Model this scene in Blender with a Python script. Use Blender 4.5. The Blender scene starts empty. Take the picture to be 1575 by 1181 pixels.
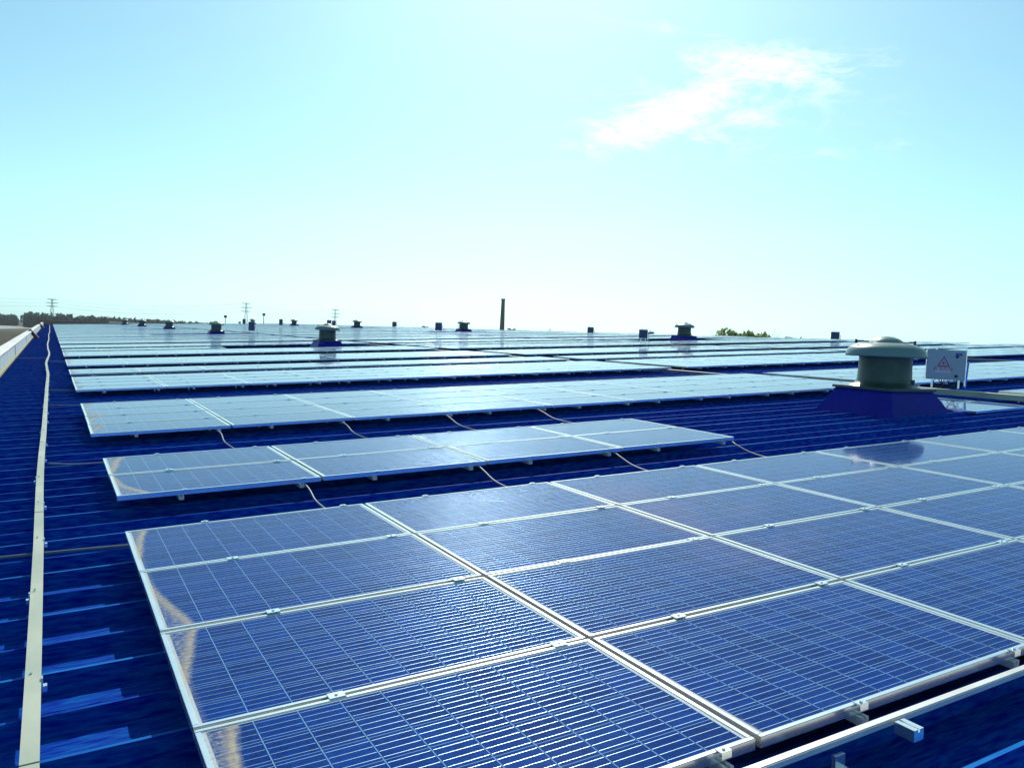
import bpy, math, random
from mathutils import Vector, Matrix, Euler
random.seed(7)
S = bpy.context.scene
COL = S.collection
R = math.radians

# ------------------------------------------------------------------ frame of reference
# roof plane coordinates: x up the slope, y along the eaves, h above the solar panels' top plane
SLOPE = R(2.86)
Z0 = 8.6
M = Matrix.Translation((0, 0, Z0)) @ Matrix.Rotation(-SLOPE, 4, 'Y')
def W(x, y, h): return M @ Vector((x, y, h))
PAN = -0.24            # roof pan below the panels' top plane

# ------------------------------------------------------------------ camera
cam = bpy.data.cameras.new('camera'); co = bpy.data.objects.new('camera', cam); COL.objects.link(co)
cam.sensor_width = 36; cam.lens = 36 * 1257.02 / 1575; cam.clip_start = 0.05; cam.clip_end = 30000
right = Vector((0.87143050, -0.49051885, 0.00037017)); down = Vector((-0.03959081, -0.07108715, -0.99668410))
fwd = Vector((0.48891866, 0.86852626, -0.08136755))
CAMP = Vector((-0.37653, -5.94368, 1.42289))
cm = Matrix(((right.x, -down.x, -fwd.x, CAMP.x), (right.y, -down.y, -fwd.y, CAMP.y), (right.z, -down.z, -fwd.z, CAMP.z), (0, 0, 0, 1)))
co.matrix_world = M @ cm
S.camera = co
def px(p):             # plane point -> photo pixel, used only to rank panels by the size they show at
    c = Vector(p) - CAMP; z = c.dot(fwd)
    if z < .1: return None
    return 787.5 + 1257.02 * c.dot(right) / z, 590.5 + 1257.02 * c.dot(down) / z

# ------------------------------------------------------------------ sky, sun, exposure
SUN_AZ, SUN_EL = R(31), R(38.5)
wd = bpy.data.worlds.new('World'); S.world = wd; wd.use_nodes = True
nt = wd.node_tree; N = nt.nodes; L = nt.links; N.clear()
def node(nt, typ, **kw):
    n = nt.nodes.new(typ)
    for k, v in kw.items():
        if k.startswith('i_'): n.inputs[int(k[2:])].default_value = v
        else: setattr(n, k, v)
    return n
out = node(nt, 'ShaderNodeOutputWorld'); bg = node(nt, 'ShaderNodeBackground')
sky = node(nt, 'ShaderNodeTexSky', sky_type='NISHITA', sun_disc=False, sun_elevation=SUN_EL, sun_rotation=SUN_AZ,
           altitude=20, air_density=1.0, dust_density=0.7, ozone_density=1.5)
SKY_TINT = (.63, .92, .86, 1); HORIZON_TINT = (.455, .87, 1.32, 1)
SKY_STR = 0.12
tint = node(nt, 'ShaderNodeMix', data_type='RGBA', blend_type='MULTIPLY'); tint.inputs[0].default_value = 1
L.new(sky.outputs[0], tint.inputs[6])
bg.inputs[1].default_value = SKY_STR
tc = node(nt, 'ShaderNodeTexCoord')
sepz = node(nt, 'ShaderNodeSeparateXYZ'); L.new(tc.outputs['Generated'], sepz.inputs[0])
hz = node(nt, 'ShaderNodeMapRange'); hz.inputs[1].default_value = .0; hz.inputs[2].default_value = .13; L.new(sepz.outputs[2], hz.inputs[0])
tm = node(nt, 'ShaderNodeMix', data_type='RGBA'); tm.inputs[6].default_value = HORIZON_TINT; tm.inputs[7].default_value = SKY_TINT
L.new(hz.outputs[0], tm.inputs[0]); L.new(tm.outputs[2], tint.inputs[7])
# thin cirrus cloud in the sky, by direction
def vmath(op, a, b=None):
    n = node(nt, 'ShaderNodeVectorMath', operation=op)
    (L.new(a, n.inputs[0]) if hasattr(a, 'links') else setattr(n.inputs[0], 'default_value', a))
    if b is not None: (L.new(b, n.inputs[1]) if hasattr(b, 'links') else setattr(n.inputs[1], 'default_value', b))
    return n
def fmath(op, a, b=None, c=None, clamp=False, tree=None):
    t = tree or nt
    n = node(t, 'ShaderNodeMath', operation=op, use_clamp=clamp)
    for i, v in enumerate((a, b, c)):
        if v is None: continue
        if hasattr(v, 'links'): t.links.new(v, n.inputs[i])
        else: n.inputs[i].default_value = v
    return n.outputs[0]
caz, cel = R(43.0), R(16.0)
cdir = Vector((math.sin(caz)*math.cos(cel), math.cos(caz)*math.cos(cel), math.sin(cel)))
crt = Vector((math.cos(caz), -math.sin(caz), 0)); cup = crt.cross(cdir)
pu = vmath('DOT_PRODUCT', tc.outputs['Generated'], tuple(crt)).outputs['Value']
pv = vmath('DOT_PRODUCT', tc.outputs['Generated'], tuple(cup)).outputs['Value']
pw = vmath('DOT_PRODUCT', tc.outputs['Generated'], tuple(cdir)).outputs['Value']
front = fmath('GREATER_THAN', pw, 0.3)
cmb = node(nt, 'ShaderNodeCombineXYZ'); L.new(pu, cmb.inputs[0]); L.new(pv, cmb.inputs[1])
mp = node(nt, 'ShaderNodeMapping'); mp.inputs['Scale'].default_value = (15, 38, 1); mp.inputs['Rotation'].default_value = (0, 0, R(-6)); L.new(cmb.outputs[0], mp.inputs[0])
n1 = node(nt, 'ShaderNodeTexNoise'); n1.inputs['Scale'].default_value = 1.0; n1.inputs['Detail'].default_value = 9; n1.inputs['Roughness'].default_value = .68; n1.inputs['Distortion'].default_value = 1.1
L.new(mp.outputs[0], n1.inputs['Vector'])
def blob(cu, cv, ru, rv, ang, k):
    ca, sa = math.cos(R(ang)), math.sin(R(ang))
    du = fmath('SUBTRACT', pu, cu); dv = fmath('SUBTRACT', pv, cv)
    a = fmath('DIVIDE', fmath('ADD', fmath('MULTIPLY', du, ca), fmath('MULTIPLY', dv, sa)), ru)
    b = fmath('DIVIDE', fmath('SUBTRACT', fmath('MULTIPLY', dv, ca), fmath('MULTIPLY', du, sa)), rv)
    r2 = fmath('ADD', fmath('MULTIPLY', a, a), fmath('MULTIPLY', b, b))
    return fmath('MULTIPLY', fmath('EXPONENT', fmath('MULTIPLY', r2, -1.0)), k)
CLOUDS = [(-.080, -.022, .080, .024, 13, 1.15), (-.025, .002, .075, .024, 24, 1.0), (.045, .034, .085, .022, -6, 1.05), (-.120, -.030, .035, .014, 10, .95), (-.02, -.036, .07, .014, -14, .55),
          (.03, -.018, .07, .022, -8, .5), (.13, .032, .07, .016, 4, .34), (.10, -.055, .12, .014, 3, .26), (-.02, .066, .14, .012, -10, .3), (.01, .0, .13, .05, 5, .45)]
acc = None
for c in CLOUDS:
    b = blob(*c); acc = b if acc is None else fmath('MAXIMUM', acc, b)
n2 = node(nt, 'ShaderNodeTexNoise'); n2.inputs['Scale'].default_value = 3.4; n2.inputs['Detail'].default_value = 7; n2.inputs['Roughness'].default_value = .6; n2.inputs['Distortion'].default_value = .8
L.new(mp.outputs[0], n2.inputs['Vector'])
acc = fmath('ADD', acc, fmath('MULTIPLY', fmath('MULTIPLY', fmath('SUBTRACT', n2.outputs[0], .52), 1.5), acc))
cl = fmath('MULTIPLY', fmath('ADD', fmath('MULTIPLY', acc, 1.0), fmath('MULTIPLY', fmath('SUBTRACT', n1.outputs[0], .57), 2.4)), .85, clamp=True)
cl = fmath('MULTIPLY', fmath('MULTIPLY', cl, front), fmath('MULTIPLY', acc, 2.2, clamp=True), clamp=True)
cmix = node(nt, 'ShaderNodeMix', data_type='RGBA'); L.new(fmath('MULTIPLY', cl, .9), cmix.inputs[0]); L.new(tint.outputs[2], cmix.inputs[6])
CLOUD_V = 9.5
cmix.inputs[7].default_value = (CLOUD_V, CLOUD_V, CLOUD_V, 1)
L.new(cmix.outputs[2], bg.inputs[0]); L.new(bg.outputs[0], out.inputs[0])

sl = bpy.data.lights.new('sun', 'SUN'); sl.energy = 4.2; sl.angle = R(0.5); sl.color = (1, .95, .86)
so = bpy.data.objects.new('sun', sl); COL.objects.link(so)
sd = Vector((math.sin(SUN_AZ)*math.cos(SUN_EL), math.cos(SUN_AZ)*math.cos(SUN_EL), math.sin(SUN_EL)))
so.rotation_euler = sd.to_track_quat('Z', 'Y').to_euler(); so.location = (0, 0, 60)
S.view_settings.view_transform = 'Standard'; S.view_settings.look = 'None'; S.view_settings.exposure = 0.30; S.view_settings.gamma = 1
S.render.engine = 'CYCLES'

# ------------------------------------------------------------------ materials
MATS = {}
def pmat(name, col, rough=.6, metal=0, spec=.5, noise=None, bump=None):
    """principled material; noise=(scale, strength[, other colour]) varies colour, bump=(scale, strength)"""
    m = bpy.data.materials.new(name); m.use_nodes = True; t = m.node_tree
    b = t.nodes['Principled BSDF']
    b.inputs['Base Color'].default_value = (*col, 1); b.inputs['Roughness'].default_value = rough
    b.inputs['Metallic'].default_value = metal; b.inputs['Specular IOR Level'].default_value = spec
    if noise or bump:
        g = node(t, 'ShaderNodeTexCoord')
    if noise:
        n = node(t, 'ShaderNodeTexNoise'); n.inputs['Scale'].default_value = noise[0]; n.inputs['Detail'].default_value = 6
        if len(noise) > 3:
            mpg = node(t, 'ShaderNodeMapping'); mpg.inputs['Scale'].default_value = noise[3]
            t.links.new(g.outputs['Object'], mpg.inputs[0]); t.links.new(mpg.outputs[0], n.inputs['Vector'])
        else: t.links.new(g.outputs['Object'], n.inputs['Vector'])
        r = node(t, 'ShaderNodeMapRange'); r.inputs[1].default_value = .35; r.inputs[2].default_value = .7
        t.links.new(n.outputs[0], r.inputs[0])
        mx = node(t, 'ShaderNodeMix', data_type='RGBA'); mx.inputs[6].default_value = (*col, 1)
        oc = noise[2] if len(noise) > 2 else tuple(c * (1 - noise[1]) for c in col)
        mx.inputs[7].default_value = (*oc, 1)
        sc = fmath('MULTIPLY', r.outputs[0], noise[1] if len(noise) > 2 else 1, tree=t)
        t.links.new(sc, mx.inputs[0]); t.links.new(mx.outputs[2], b.inputs['Base Color'])
    if bump:
        n2 = node(t, 'ShaderNodeTexNoise'); n2.inputs['Scale'].default_value = bump[0]; n2.inputs['Detail'].default_value = 4
        t.links.new(g.outputs['Object'], n2.inputs['Vector'])
        bp = node(t, 'ShaderNodeBump'); bp.inputs['Strength'].default_value = bump[1]; bp.inputs['Distance'].default_value = .02
        t.links.new(n2.outputs[0], bp.inputs['Height']); t.links.new(bp.outputs[0], b.inputs['Normal'])
    MATS[name] = m
    return m
m_roof = pmat('blue_roof_sheet', (.0003, .012, .27), .55, 0, .02, noise=(30.0, .48, (.006, .20, .54), (.3, 2, 2)))
m_seam = pmat('sunlit_rib_seam', (.008, .17, .52), .5, 0, .03, noise=(4, .9, (.001, .04, .32), (.5, 1, 1)))  # sun highlight along every second rib top, put into its colour
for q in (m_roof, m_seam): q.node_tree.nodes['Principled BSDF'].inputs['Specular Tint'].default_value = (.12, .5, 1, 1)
m_curb = pmat('blue_flashing', (.0004, .005, .24), .45, 0, .15, noise=(4.0, .4, (.004, .02, .3)))
m_alu = pmat('anodised_aluminium', (.93, .95, .92), .19, .88, .5, noise=(6, .10))
m_rail = pmat('mill_finish_rail', (.70, .72, .68), .4, .25, .5, noise=(6, .2))
m_tray = pmat('galvanised_tray', (.44, .48, .37), .5, .15, .4, noise=(2.2, .8, (.27, .33, .26), (2, .8, 1)))
m_tray2 = pmat('dull_galvanised_tray', (.16, .20, .26), .5, .2, .5, noise=(2, .3))
m_dark = pmat('black_plastic', (.012, .014, .016), .5)
m_cond = pmat('grey_conduit', (.12, .17, .20), .5, noise=(12, .2))
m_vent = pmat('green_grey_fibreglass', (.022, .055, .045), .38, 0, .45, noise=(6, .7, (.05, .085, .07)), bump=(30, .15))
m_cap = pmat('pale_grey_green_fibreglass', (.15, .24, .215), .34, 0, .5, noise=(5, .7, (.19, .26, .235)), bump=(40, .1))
m_white = pmat('white_enamel', (.38, .43, .52), .4, 0, .4, noise=(5, .35, (.27, .31, .39)))
m_backlit_box = pmat('backlit_box_enamel', (.07, .085, .20), .45, 0, .3, noise=(5, .3))  # far boxes: enamel darkened, their backlit shade painted into the colour
m_red = pmat('red_sign_paint', (.42, .02, .10), .5)
m_ink = pmat('black_sign_paint', (.02, .015, .03), .5)
m_paper = pmat('sign_white', (.62, .60, .70), .5)
m_para = pmat('weathered_white_render', (.42, .51, .52), .75, noise=(3.0, .8, (.20, .28, .31), (1, 1, .12)))
m_cope = pmat('pale_coping', (.78, .78, .74), .65, noise=(2, .3))
m_gut = pmat('yellowed_gutter', (.36, .33, .12), .7, noise=(3, .5, (.2, .22, .12)))
m_rust = pmat('rusty_steel', (.20, .045, .03), .8, noise=(6, .6, (.05, .012, .012)))
m_wall = pmat('factory_wall', (.35, .38, .4), .8, noise=(.5, .2))
m_chim = pmat('dark_brick_chimney', (.012, .010, .035), .85, noise=(.6, .4))
m_pyl = pmat('galvanised_lattice', (.62, .68, .70), .6, .2)
m_wire = pmat('power_wire', (.45, .52, .54), .6)
m_bark = pmat('bark', (.06, .045, .03), .9)

def ground_mat(name, c1, c2, c3, sx, sy):
    m = bpy.data.materials.new(name); m.use_nodes = True; t = m.node_tree; b = t.nodes['Principled BSDF']
    b.inputs['Roughness'].default_value = .95; b.inputs['Specular IOR Level'].default_value = .1
    g = node(t, 'ShaderNodeTexCoord'); mp = node(t, 'ShaderNodeMapping'); mp.inputs['Scale'].default_value = (sx, sy, 1)
    t.links.new(g.outputs['Object'], mp.inputs[0])
    n = node(t, 'ShaderNodeTexNoise'); n.inputs['Scale'].default_value = 1; n.inputs['Detail'].default_value = 8
    t.links.new(mp.outputs[0], n.inputs['Vector'])
    cr = node(t, 'ShaderNodeValToRGB'); e = cr.color_ramp.elements
    e[0].position = .38; e[0].color = (*c1, 1); e[1].position = .62; e[1].color = (*c3, 1)
    x = e.new(.5); x.color = (*c2, 1)
    t.links.new(n.outputs[0], cr.inputs[0]); t.links.new(cr.outputs[0], b.inputs['Base Color'])
    MATS[name] = m; return m
m_ground = ground_mat('farmland', (.05, .07, .03), (.09, .08, .05), (.05, .05, .03), .01, .01)
m_field = ground_mat('ploughed_field', (.03, .026, .022), (.045, .036, .024), (.035, .05, .018), .03, .012)
m_road = ground_mat('pale_road', (.30, .33, .34), (.36, .38, .38), (.25, .28, .3), .05, .05)

def leaf_mat(name, c1, c2):
    m = bpy.data.materials.new(name); m.use_nodes = True; t = m.node_tree; b = t.nodes['Principled BSDF']
    b.inputs['Roughness'].default_value = .7; b.inputs['Specular IOR Level'].default_value = .2
    g = node(t, 'ShaderNodeNewGeometry'); mx = node(t, 'ShaderNodeMix', data_type='RGBA')
    mx.inputs[6].default_value = (*c1, 1); mx.inputs[7].default_value = (*c2, 1)
    t.links.new(g.outputs['Random Per Island'], mx.inputs[0]); t.links.new(mx.outputs[2], b.inputs['Base Color'])
    tr = node(t, 'ShaderNodeBsdfTranslucent'); t.links.new(mx.outputs[2], tr.inputs[0])
    ms = node(t, 'ShaderNodeMixShader'); ms.inputs[0].default_value = .5
    o = t.nodes['Material Output']
    t.links.new(b.outputs[0], ms.inputs[1]); t.links.new(tr.outputs[0], ms.inputs[2]); t.links.new(ms.outputs[0], o.inputs[0])
    MATS[name] = m; return m
m_leaf = leaf_mat('green_leaves', (.09, .16, .03), (.30, .34, .09))
m_wood = leaf_mat('far_wood_leaves', (.012, .045, .05), (.035, .085, .08))

def panel_mat():
    m = bpy.data.materials.new('solar_cells_under_glass'); m.use_nodes = True; t = m.node_tree; b = t.nodes['Principled BSDF']; LK = t.links.new
    f = lambda *a, **k: fmath(*a, tree=t, **k)
    uv = node(t, 'ShaderNodeUVMap'); sp = node(t, 'ShaderNodeSeparateXYZ'); LK(uv.outputs[0], sp.inputs[0])
    u, v = sp.outputs[0], sp.outputs[1]              # metres on the panel
    oi = node(t, 'ShaderNodeObjectInfo'); rnd = oi.outputs['Random']
    oc = node(t, 'ShaderNodeSeparateColor'); LK(oi.outputs['Color'], oc.inputs[0])
    cu = f('DIVIDE', f('SUBTRACT', u, .033), .1584); cv = f('DIVIDE', f('SUBTRACT', v, .026), .1567)
    fu = f('FRACT', cu); fv = f('FRACT', cv)
    du = f('MINIMUM', fu, f('SUBTRACT', 1, fu)); dv = f('MINIMUM', fv, f('SUBTRACT', 1, fv))
    gapu = f('LESS_THAN', du, .0125); gapv = f('LESS_THAN', dv, .010)
    fb = f('FRACT', f('MULTIPLY', cv, 4)); db = f('ABSOLUTE', f('SUBTRACT', fb, .5))
    bus = f('LESS_THAN', db, .032)
    bus = f('MULTIPLY', bus, f('GREATER_THAN', du, .03))
    inside = f('MULTIPLY', f('MULTIPLY', f('GREATER_THAN', cu, 0), f('LESS_THAN', cu, 10)), f('MULTIPLY', f('GREATER_THAN', cv, 0), f('LESS_THAN', cv, 6)))
    # polycrystalline flakes, each cell a slightly different blue
    wn = node(t, 'ShaderNodeTexWhiteNoise', noise_dimensions='3D'); cb = node(t, 'ShaderNodeCombineXYZ')
    LK(f('FLOOR', cu), cb.inputs[0]); LK(f('FLOOR', cv), cb.inputs[1]); LK(rnd, cb.inputs[2]); LK(cb.outputs[0], wn.inputs[0])
    vo = node(t, 'ShaderNodeTexVoronoi'); vo.inputs['Scale'].default_value = 60; LK(uv.outputs[0], vo.inputs['Vector'])
    vs = node(t, 'ShaderNodeSeparateColor'); LK(vo.outputs['Color'], vs.inputs[0])
    k = f('ADD', f('MULTIPLY', wn.outputs[0], .35), f('MULTIPLY', vs.outputs[0], .5))
    cell = node(t, 'ShaderNodeMix', data_type='RGBA'); LK(k, cell.inputs[0])
    cell.inputs[6].default_value = (.0006, .017, .125, 1); cell.inputs[7].default_value = (.0014, .046, .28, 1)
    ln = node(t, 'ShaderNodeMix', data_type='RGBA'); LK(f('MAXIMUM', gapu, gapv), ln.inputs[0]); LK(cell.outputs[2], ln.inputs[6]); ln.inputs[7].default_value = (.15, .31, .50, 1)
    l2 = node(t, 'ShaderNodeMix', data_type='RGBA'); LK(bus, l2.inputs[0]); LK(ln.outputs[2], l2.inputs[6]); l2.inputs[7].default_value = (.27, .42, .58, 1)
    l3 = node(t, 'ShaderNodeMix', data_type='RGBA'); LK(inside, l3.inputs[0]); l3.inputs[6].default_value = (.50, .56, .56, 1); LK(l2.outputs[2], l3.inputs[7])
    # dust washed down to the low (left) frame: a scalloped tan tide mark with paler dirt inside
    vr = f('ADD', v, f('MULTIPLY', rnd, 37.0))
    c1 = node(t, 'ShaderNodeCombineXYZ'); LK(f('MULTIPLY', vr, 1.35), c1.inputs[0])
    nn = node(t, 'ShaderNodeTexNoise'); nn.inputs['Scale'].default_value = 1; nn.inputs['Detail'].default_value = 1.5; LK(c1.outputs[0], nn.inputs['Vector'])
    c2 = node(t, 'ShaderNodeCombineXYZ'); LK(u, c2.inputs[0]); LK(vr, c2.inputs[1])
    nf = node(t, 'ShaderNodeTexNoise'); nf.inputs['Scale'].default_value = 45; nf.inputs['Detail'].default_value = 5; LK(c2.outputs[0], nf.inputs['Vector'])
    amp = oc.outputs[0]
    sv = f('DIVIDE', v, .992, clamp=True); tri_ = f('ADD', f('MULTIPLY', oc.outputs[2], sv), f('MULTIPLY', f('SUBTRACT', 1, oc.outputs[2]), f('SUBTRACT', 1, sv)))
    edge = f('MULTIPLY', amp, f('ADD', f('ADD', .22, f('MULTIPLY', f('POWER', tri_, 1.4), 1.5)), f('MULTIPLY', f('SUBTRACT', nn.outputs[0], .5), 1.3)))
    edge = f('ADD', edge, f('MULTIPLY', f('SUBTRACT', nf.outputs[0], .5), .025))
    edge = f('MAXIMUM', edge, .028)
    d = f('SUBTRACT', edge, u)                       # >0 inside the stain
    stain = f('MULTIPLY', f('MULTIPLY', d, 38, clamp=True), f('ADD', .55, f('MULTIPLY', nf.outputs[0], .8)), clamp=True)
    band = f('MULTIPLY', stain, f('SUBTRACT', 1, f('MULTIPLY', f('SUBTRACT', d, f('MULTIPLY', amp, .42)), 22, clamp=True)))
    low = f('MULTIPLY', f('MULTIPLY', f('SUBTRACT', .06, u), 30, clamp=True), f('MULTIPLY', amp, 5, clamp=True))
    inner = f('MULTIPLY', stain, f('ADD', .30, f('MULTIPLY', f('SUBTRACT', nf.outputs[0], .45), 2.2)), clamp=True)
    smear = f('MULTIPLY', f('MAXIMUM', f('MULTIPLY', band, .88), f('MAXIMUM', inner, f('MULTIPLY', low, .7))), f('MULTIPLY', oc.outputs[1], f('ADD', .45, f('MULTIPLY', nf.outputs[0], .95))), clamp=True)
    # thin dust everywhere, plus sparkle glints painted in as bright speckles
    nd = node(t, 'ShaderNodeTexNoise'); nd.inputs['Scale'].default_value = 3.2; nd.inputs['Detail'].default_value = 7; LK(c2.outputs[0], nd.inputs['Vector'])
    nd2 = node(t, 'ShaderNodeTexNoise'); nd2.inputs['Scale'].default_value = 240; nd2.inputs['Detail'].default_value = 2; LK(uv.outputs[0], nd2.inputs['Vector'])
    film_glint = f('ADD', f('MULTIPLY', f('SUBTRACT', nd.outputs[0], .36), .10), f('MULTIPLY', f('GREATER_THAN', nd2.outputs[0], .72), .14), clamp=True)
    l4 = node(t, 'ShaderNodeMix', data_type='RGBA'); LK(film_glint, l4.inputs[0]); LK(l3.outputs[2], l4.inputs[6]); l4.inputs[7].default_value = (.16, .32, .52, 1)
    l5 = node(t, 'ShaderNodeMix', data_type='RGBA'); LK(smear, l5.inputs[0]); LK(l4.outputs[2], l5.inputs[6])
    tan = node(t, 'ShaderNodeMix', data_type='RGBA'); LK(band, tan.inputs[0]); tan.inputs[6].default_value = (.30, .33, .34, 1); tan.inputs[7].default_value = (.42, .37, .25, 1)
    LK(tan.outputs[2], l5.inputs[7]); LK(l5.outputs[2], b.inputs['Base Color'])
    ro = f('ADD', .045, f('ADD', f('MULTIPLY', nd.outputs[0], .03), f('MULTIPLY', smear, .5)))
    clean = f('SUBTRACT', 1, smear)
    busm = f('MULTIPLY', f('MULTIPLY', bus, inside), clean)          # rounded tinned ribbons: metal, their normals fanned across the ribbon
    LK(f('MULTIPLY', busm, .85), b.inputs['Metallic'])
    LK(f('MAXIMUM', ro, f('MULTIPLY', busm, .30)), b.inputs['Roughness'])
    tilt = f('MULTIPLY', f('MULTIPLY', f('SUBTRACT', fb, .5), 16.0), busm)
    nv = node(t, 'ShaderNodeCombineXYZ'); LK(tilt, nv.inputs[1]); nv.inputs[2].default_value = 1
    vt = node(t, 'ShaderNodeVectorTransform', vector_type='NORMAL', convert_from='OBJECT', convert_to='WORLD'); LK(nv.outputs[0], vt.inputs[0]); LK(vt.outputs[0], b.inputs['Normal'])
    b.inputs['IOR'].default_value = 1.12
    return m
m_cell = panel_mat()

# ------------------------------------------------------------------ mesh helpers
class MB:
    def __init__(s): s.v = []; s.f = []; s.mi = []; s.sm = []; s.uv = {}
    def add(s, vs, fs, mi=0, smooth=False):
        o = len(s.v); s.v += [tuple(v) for v in vs]
        for f in fs: s.f.append([i + o for i in f]); s.mi.append(mi); s.sm.append(smooth)
        return o
    def box(s, x0, x1, y0, y1, z0, z1, mi=0, T=None, ch=0):
        if ch:
            pr = []
            vs = []
            for z, k in ((z0, 0), (z1 - ch, 0), (z1, ch)):
                vs += [(x0 + k, y0 + k, z), (x1 - k, y0 + k, z), (x1 - k, y1 - k, z), (x0 + k, y1 - k, z)]
            fs = [(3, 2, 1, 0), (8, 9, 10, 11)]
            for a in (0, 4):
                for i in range(4): fs.append((a + i, a + (i + 1) % 4, a + 4 + (i + 1) % 4, a + 4 + i))
        else:
            vs = [(x0, y0, z0), (x1, y0, z0), (x1, y1, z0), (x0, y1, z0), (x0, y0, z1), (x1, y0, z1), (x1, y1, z1), (x0, y1, z1)]
            fs = [(3, 2, 1, 0), (4, 5, 6, 7), (0, 1, 5, 4), (1, 2, 6, 5), (2, 3, 7, 6), (3, 0, 4, 7)]
        if T is not None: vs = [T @ Vector(v) for v in vs]
        s.add(vs, fs, mi)
    def tube(s, pts, r, n=8, mi=0, r2=None, cap=True):
        pts = [Vector(p) for p in pts]; rings = []
        for i, p in enumerate(pts):
            d = (pts[min(i + 1, len(pts) - 1)] - pts[max(i - 1, 0)]).normalized()
            a = d.orthogonal().normalized() if i == 0 else (pa - d * pa.dot(d)).normalized()
            pa = a; bq = d.cross(a); rr = r if r2 is None else r + (r2 - r) * i / max(1, len(pts) - 1)
            rings.append([p + (a * math.cos(2 * math.pi * k / n) + bq * math.sin(2 * math.pi * k / n)) * rr for k in range(n)])
        o = s.add([v for q in rings for v in q], [(i * n + k, i * n + (k + 1) % n, (i + 1) * n + (k + 1) % n, (i + 1) * n + k) for i in range(len(pts) - 1) for k in range(n)], mi, True)
        if cap:
            s.f.append([o + k for k in range(n)][::-1]); s.mi.append(mi); s.sm.append(False)
            s.f.append([o + (len(pts) - 1) * n + k for k in range(n)]); s.mi.append(mi); s.sm.append(False)
    def lathe(s, prof, n=40, mi=0, c=(0, 0), smooth=True):
        vs = [(c[0] + r * math.cos(2 * math.pi * k / n), c[1] + r * math.sin(2 * math.pi * k / n), z) for r, z in prof for k in range(n)]
        fs = [(i * n + k, i * n + (k + 1) % n, (i + 1) * n + (k + 1) % n, (i + 1) * n + k) for i in range(len(prof) - 1) for k in range(n)]
        s.add(vs, fs, mi, smooth)
    def beam(s, a, b, w, h=None, mi=0, up=(0, 0, 1)):
        a, b = Vector(a), Vector(b); d = (b - a); l = d.length; d.normalize(); upv = Vector(up)
        if abs(d.dot(upv)) > .98: upv = Vector((1, 0, 0))
        x = d.cross(upv).normalized(); z = x.cross(d)
        T = Matrix(((x.x, d.x, z.x, a.x), (x.y, d.y, z.y, a.y), (x.z, d.z, z.z, a.z), (0, 0, 0, 1)))
        h = h or w
        s.box(-w / 2, w / 2, 0, l, -h / 2, h / 2, mi, T)
    def mesh(s, name, mats):
        me = bpy.data.meshes.new(name); me.from_pydata(s.v, [], s.f)
        for m in (mats if isinstance(mats, (list, tuple)) else [mats]): me.materials.append(m)
        me.polygons.foreach_set('material_index', s.mi); me.polygons.foreach_set('use_smooth', s.sm)
        if s.uv:
            ul = me.uv_layers.new(name='UVMap')
            for p in me.polygons:
                q = s.uv.get(p.index)
                if q:
                    for li, c in zip(p.loop_indices, q): ul.data[li].uv = c
        me.update(); return me
    def obj(s, name, mats, parent=None, loc=None, rot=None): return put(name, s.mesh(name, mats), parent, loc, rot)
def put(name, me, parent=None, loc=None, rot=None, world=None):
    o = bpy.data.objects.new(name, me); COL.objects.link(o)
    if parent: o.parent = parent
    if loc is not None: o.location = loc
    if rot is not None: o.rotation_euler = rot
    if world is not None: o.matrix_world = world
    return o
def tag(o, label=None, cat=None, group=None, kind=None):
    if label: o['label'] = label
    if cat: o['category'] = cat
    if group: o['group'] = group
    if kind: o['kind'] = kind
    return o
ROT = Euler((0, -SLOPE, 0))
def thing(name, loc, rot=None, label=None, cat=None, group=None):
    o = bpy.data.objects.new(name, None); COL.objects.link(o); o.location = loc; o.empty_display_size = .2
    if rot is not None: o.rotation_euler = rot
    return tag(o, label, cat, group)
def on_roof(name, x, y, h, label=None, cat=None, group=None): return thing(name, W(x, y, h), ROT, label, cat, group)

# ------------------------------------------------------------------ ground
g = MB(); g.add([(-1190, -110, 0), (1690, -110, 0), (1690, 2090, 0), (-1190, 2090, 0)], [(0, 1, 2, 3)])
tag(g.obj('ground', m_ground), kind='structure')
g = MB(); g.add([(-160, 40, .004), (-6, 40, .004), (-6, 600, .004), (-160, 560, .004)], [(0, 1, 2, 3)])
tag(g.obj('field', m_field), kind='structure')
g = MB(); g.add([(-400, 560, .008), (-45, 605, .008), (-10, 800, .008), (-14, 900, .008), (-400, 760, .008)], [(0, 1, 2, 3, 4)])
tag(g.obj('road', m_road), kind='structure')

# ------------------------------------------------------------------ factory building with its ribbed roof
XR, YA, YB = 45.0, -9.5, 180.5            # ridge, near and far roof ends
bld = thing('factory_building', W(-1.7, YA, PAN) * 1, None, 'long factory building with ribbed blue metal roof and pale low parapet', 'building')
bld.location = (0, 0, 0)
def bpart(mb, name, mats, par=bld): return mb.obj(name, mats, par)
RIB, RIBH = .41, .075
def roof_sheet(T, x0, x1):
    mb = MB(); prof = []
    k0 = math.floor((YA + .22) / RIB) + 1; k1 = math.floor((YB + .22) / RIB)
    prof.append((YA, 0))
    for k in range(k0, k1 + 1):
        y = -.22 + RIB * k; hh = RIBH + (.012 if k % 2 == 0 else 0)
        prof += [(y - .062, 0), (y - .020, hh), (y, hh), (y + .030, 0)]
        prof += [(y + .16, 0), (y + .17, .006), (y + .185, .006), (y + .195, 0)]
    prof.append((YB, 0))
    xs = [x0, x1]
    vs = [T @ Vector((x, y, PAN + z)) for x in xs for y, z in prof]; n = len(prof)
    mb.add(vs, [(i, n + i, n + i + 1, i + 1) for i in range(n - 1)])
    for i in range(n - 1):
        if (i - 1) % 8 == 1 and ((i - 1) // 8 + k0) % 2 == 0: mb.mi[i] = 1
    return mb
bpart(roof_sheet(M, -1.60, XR), 'roof', [m_roof, m_seam])
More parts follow.
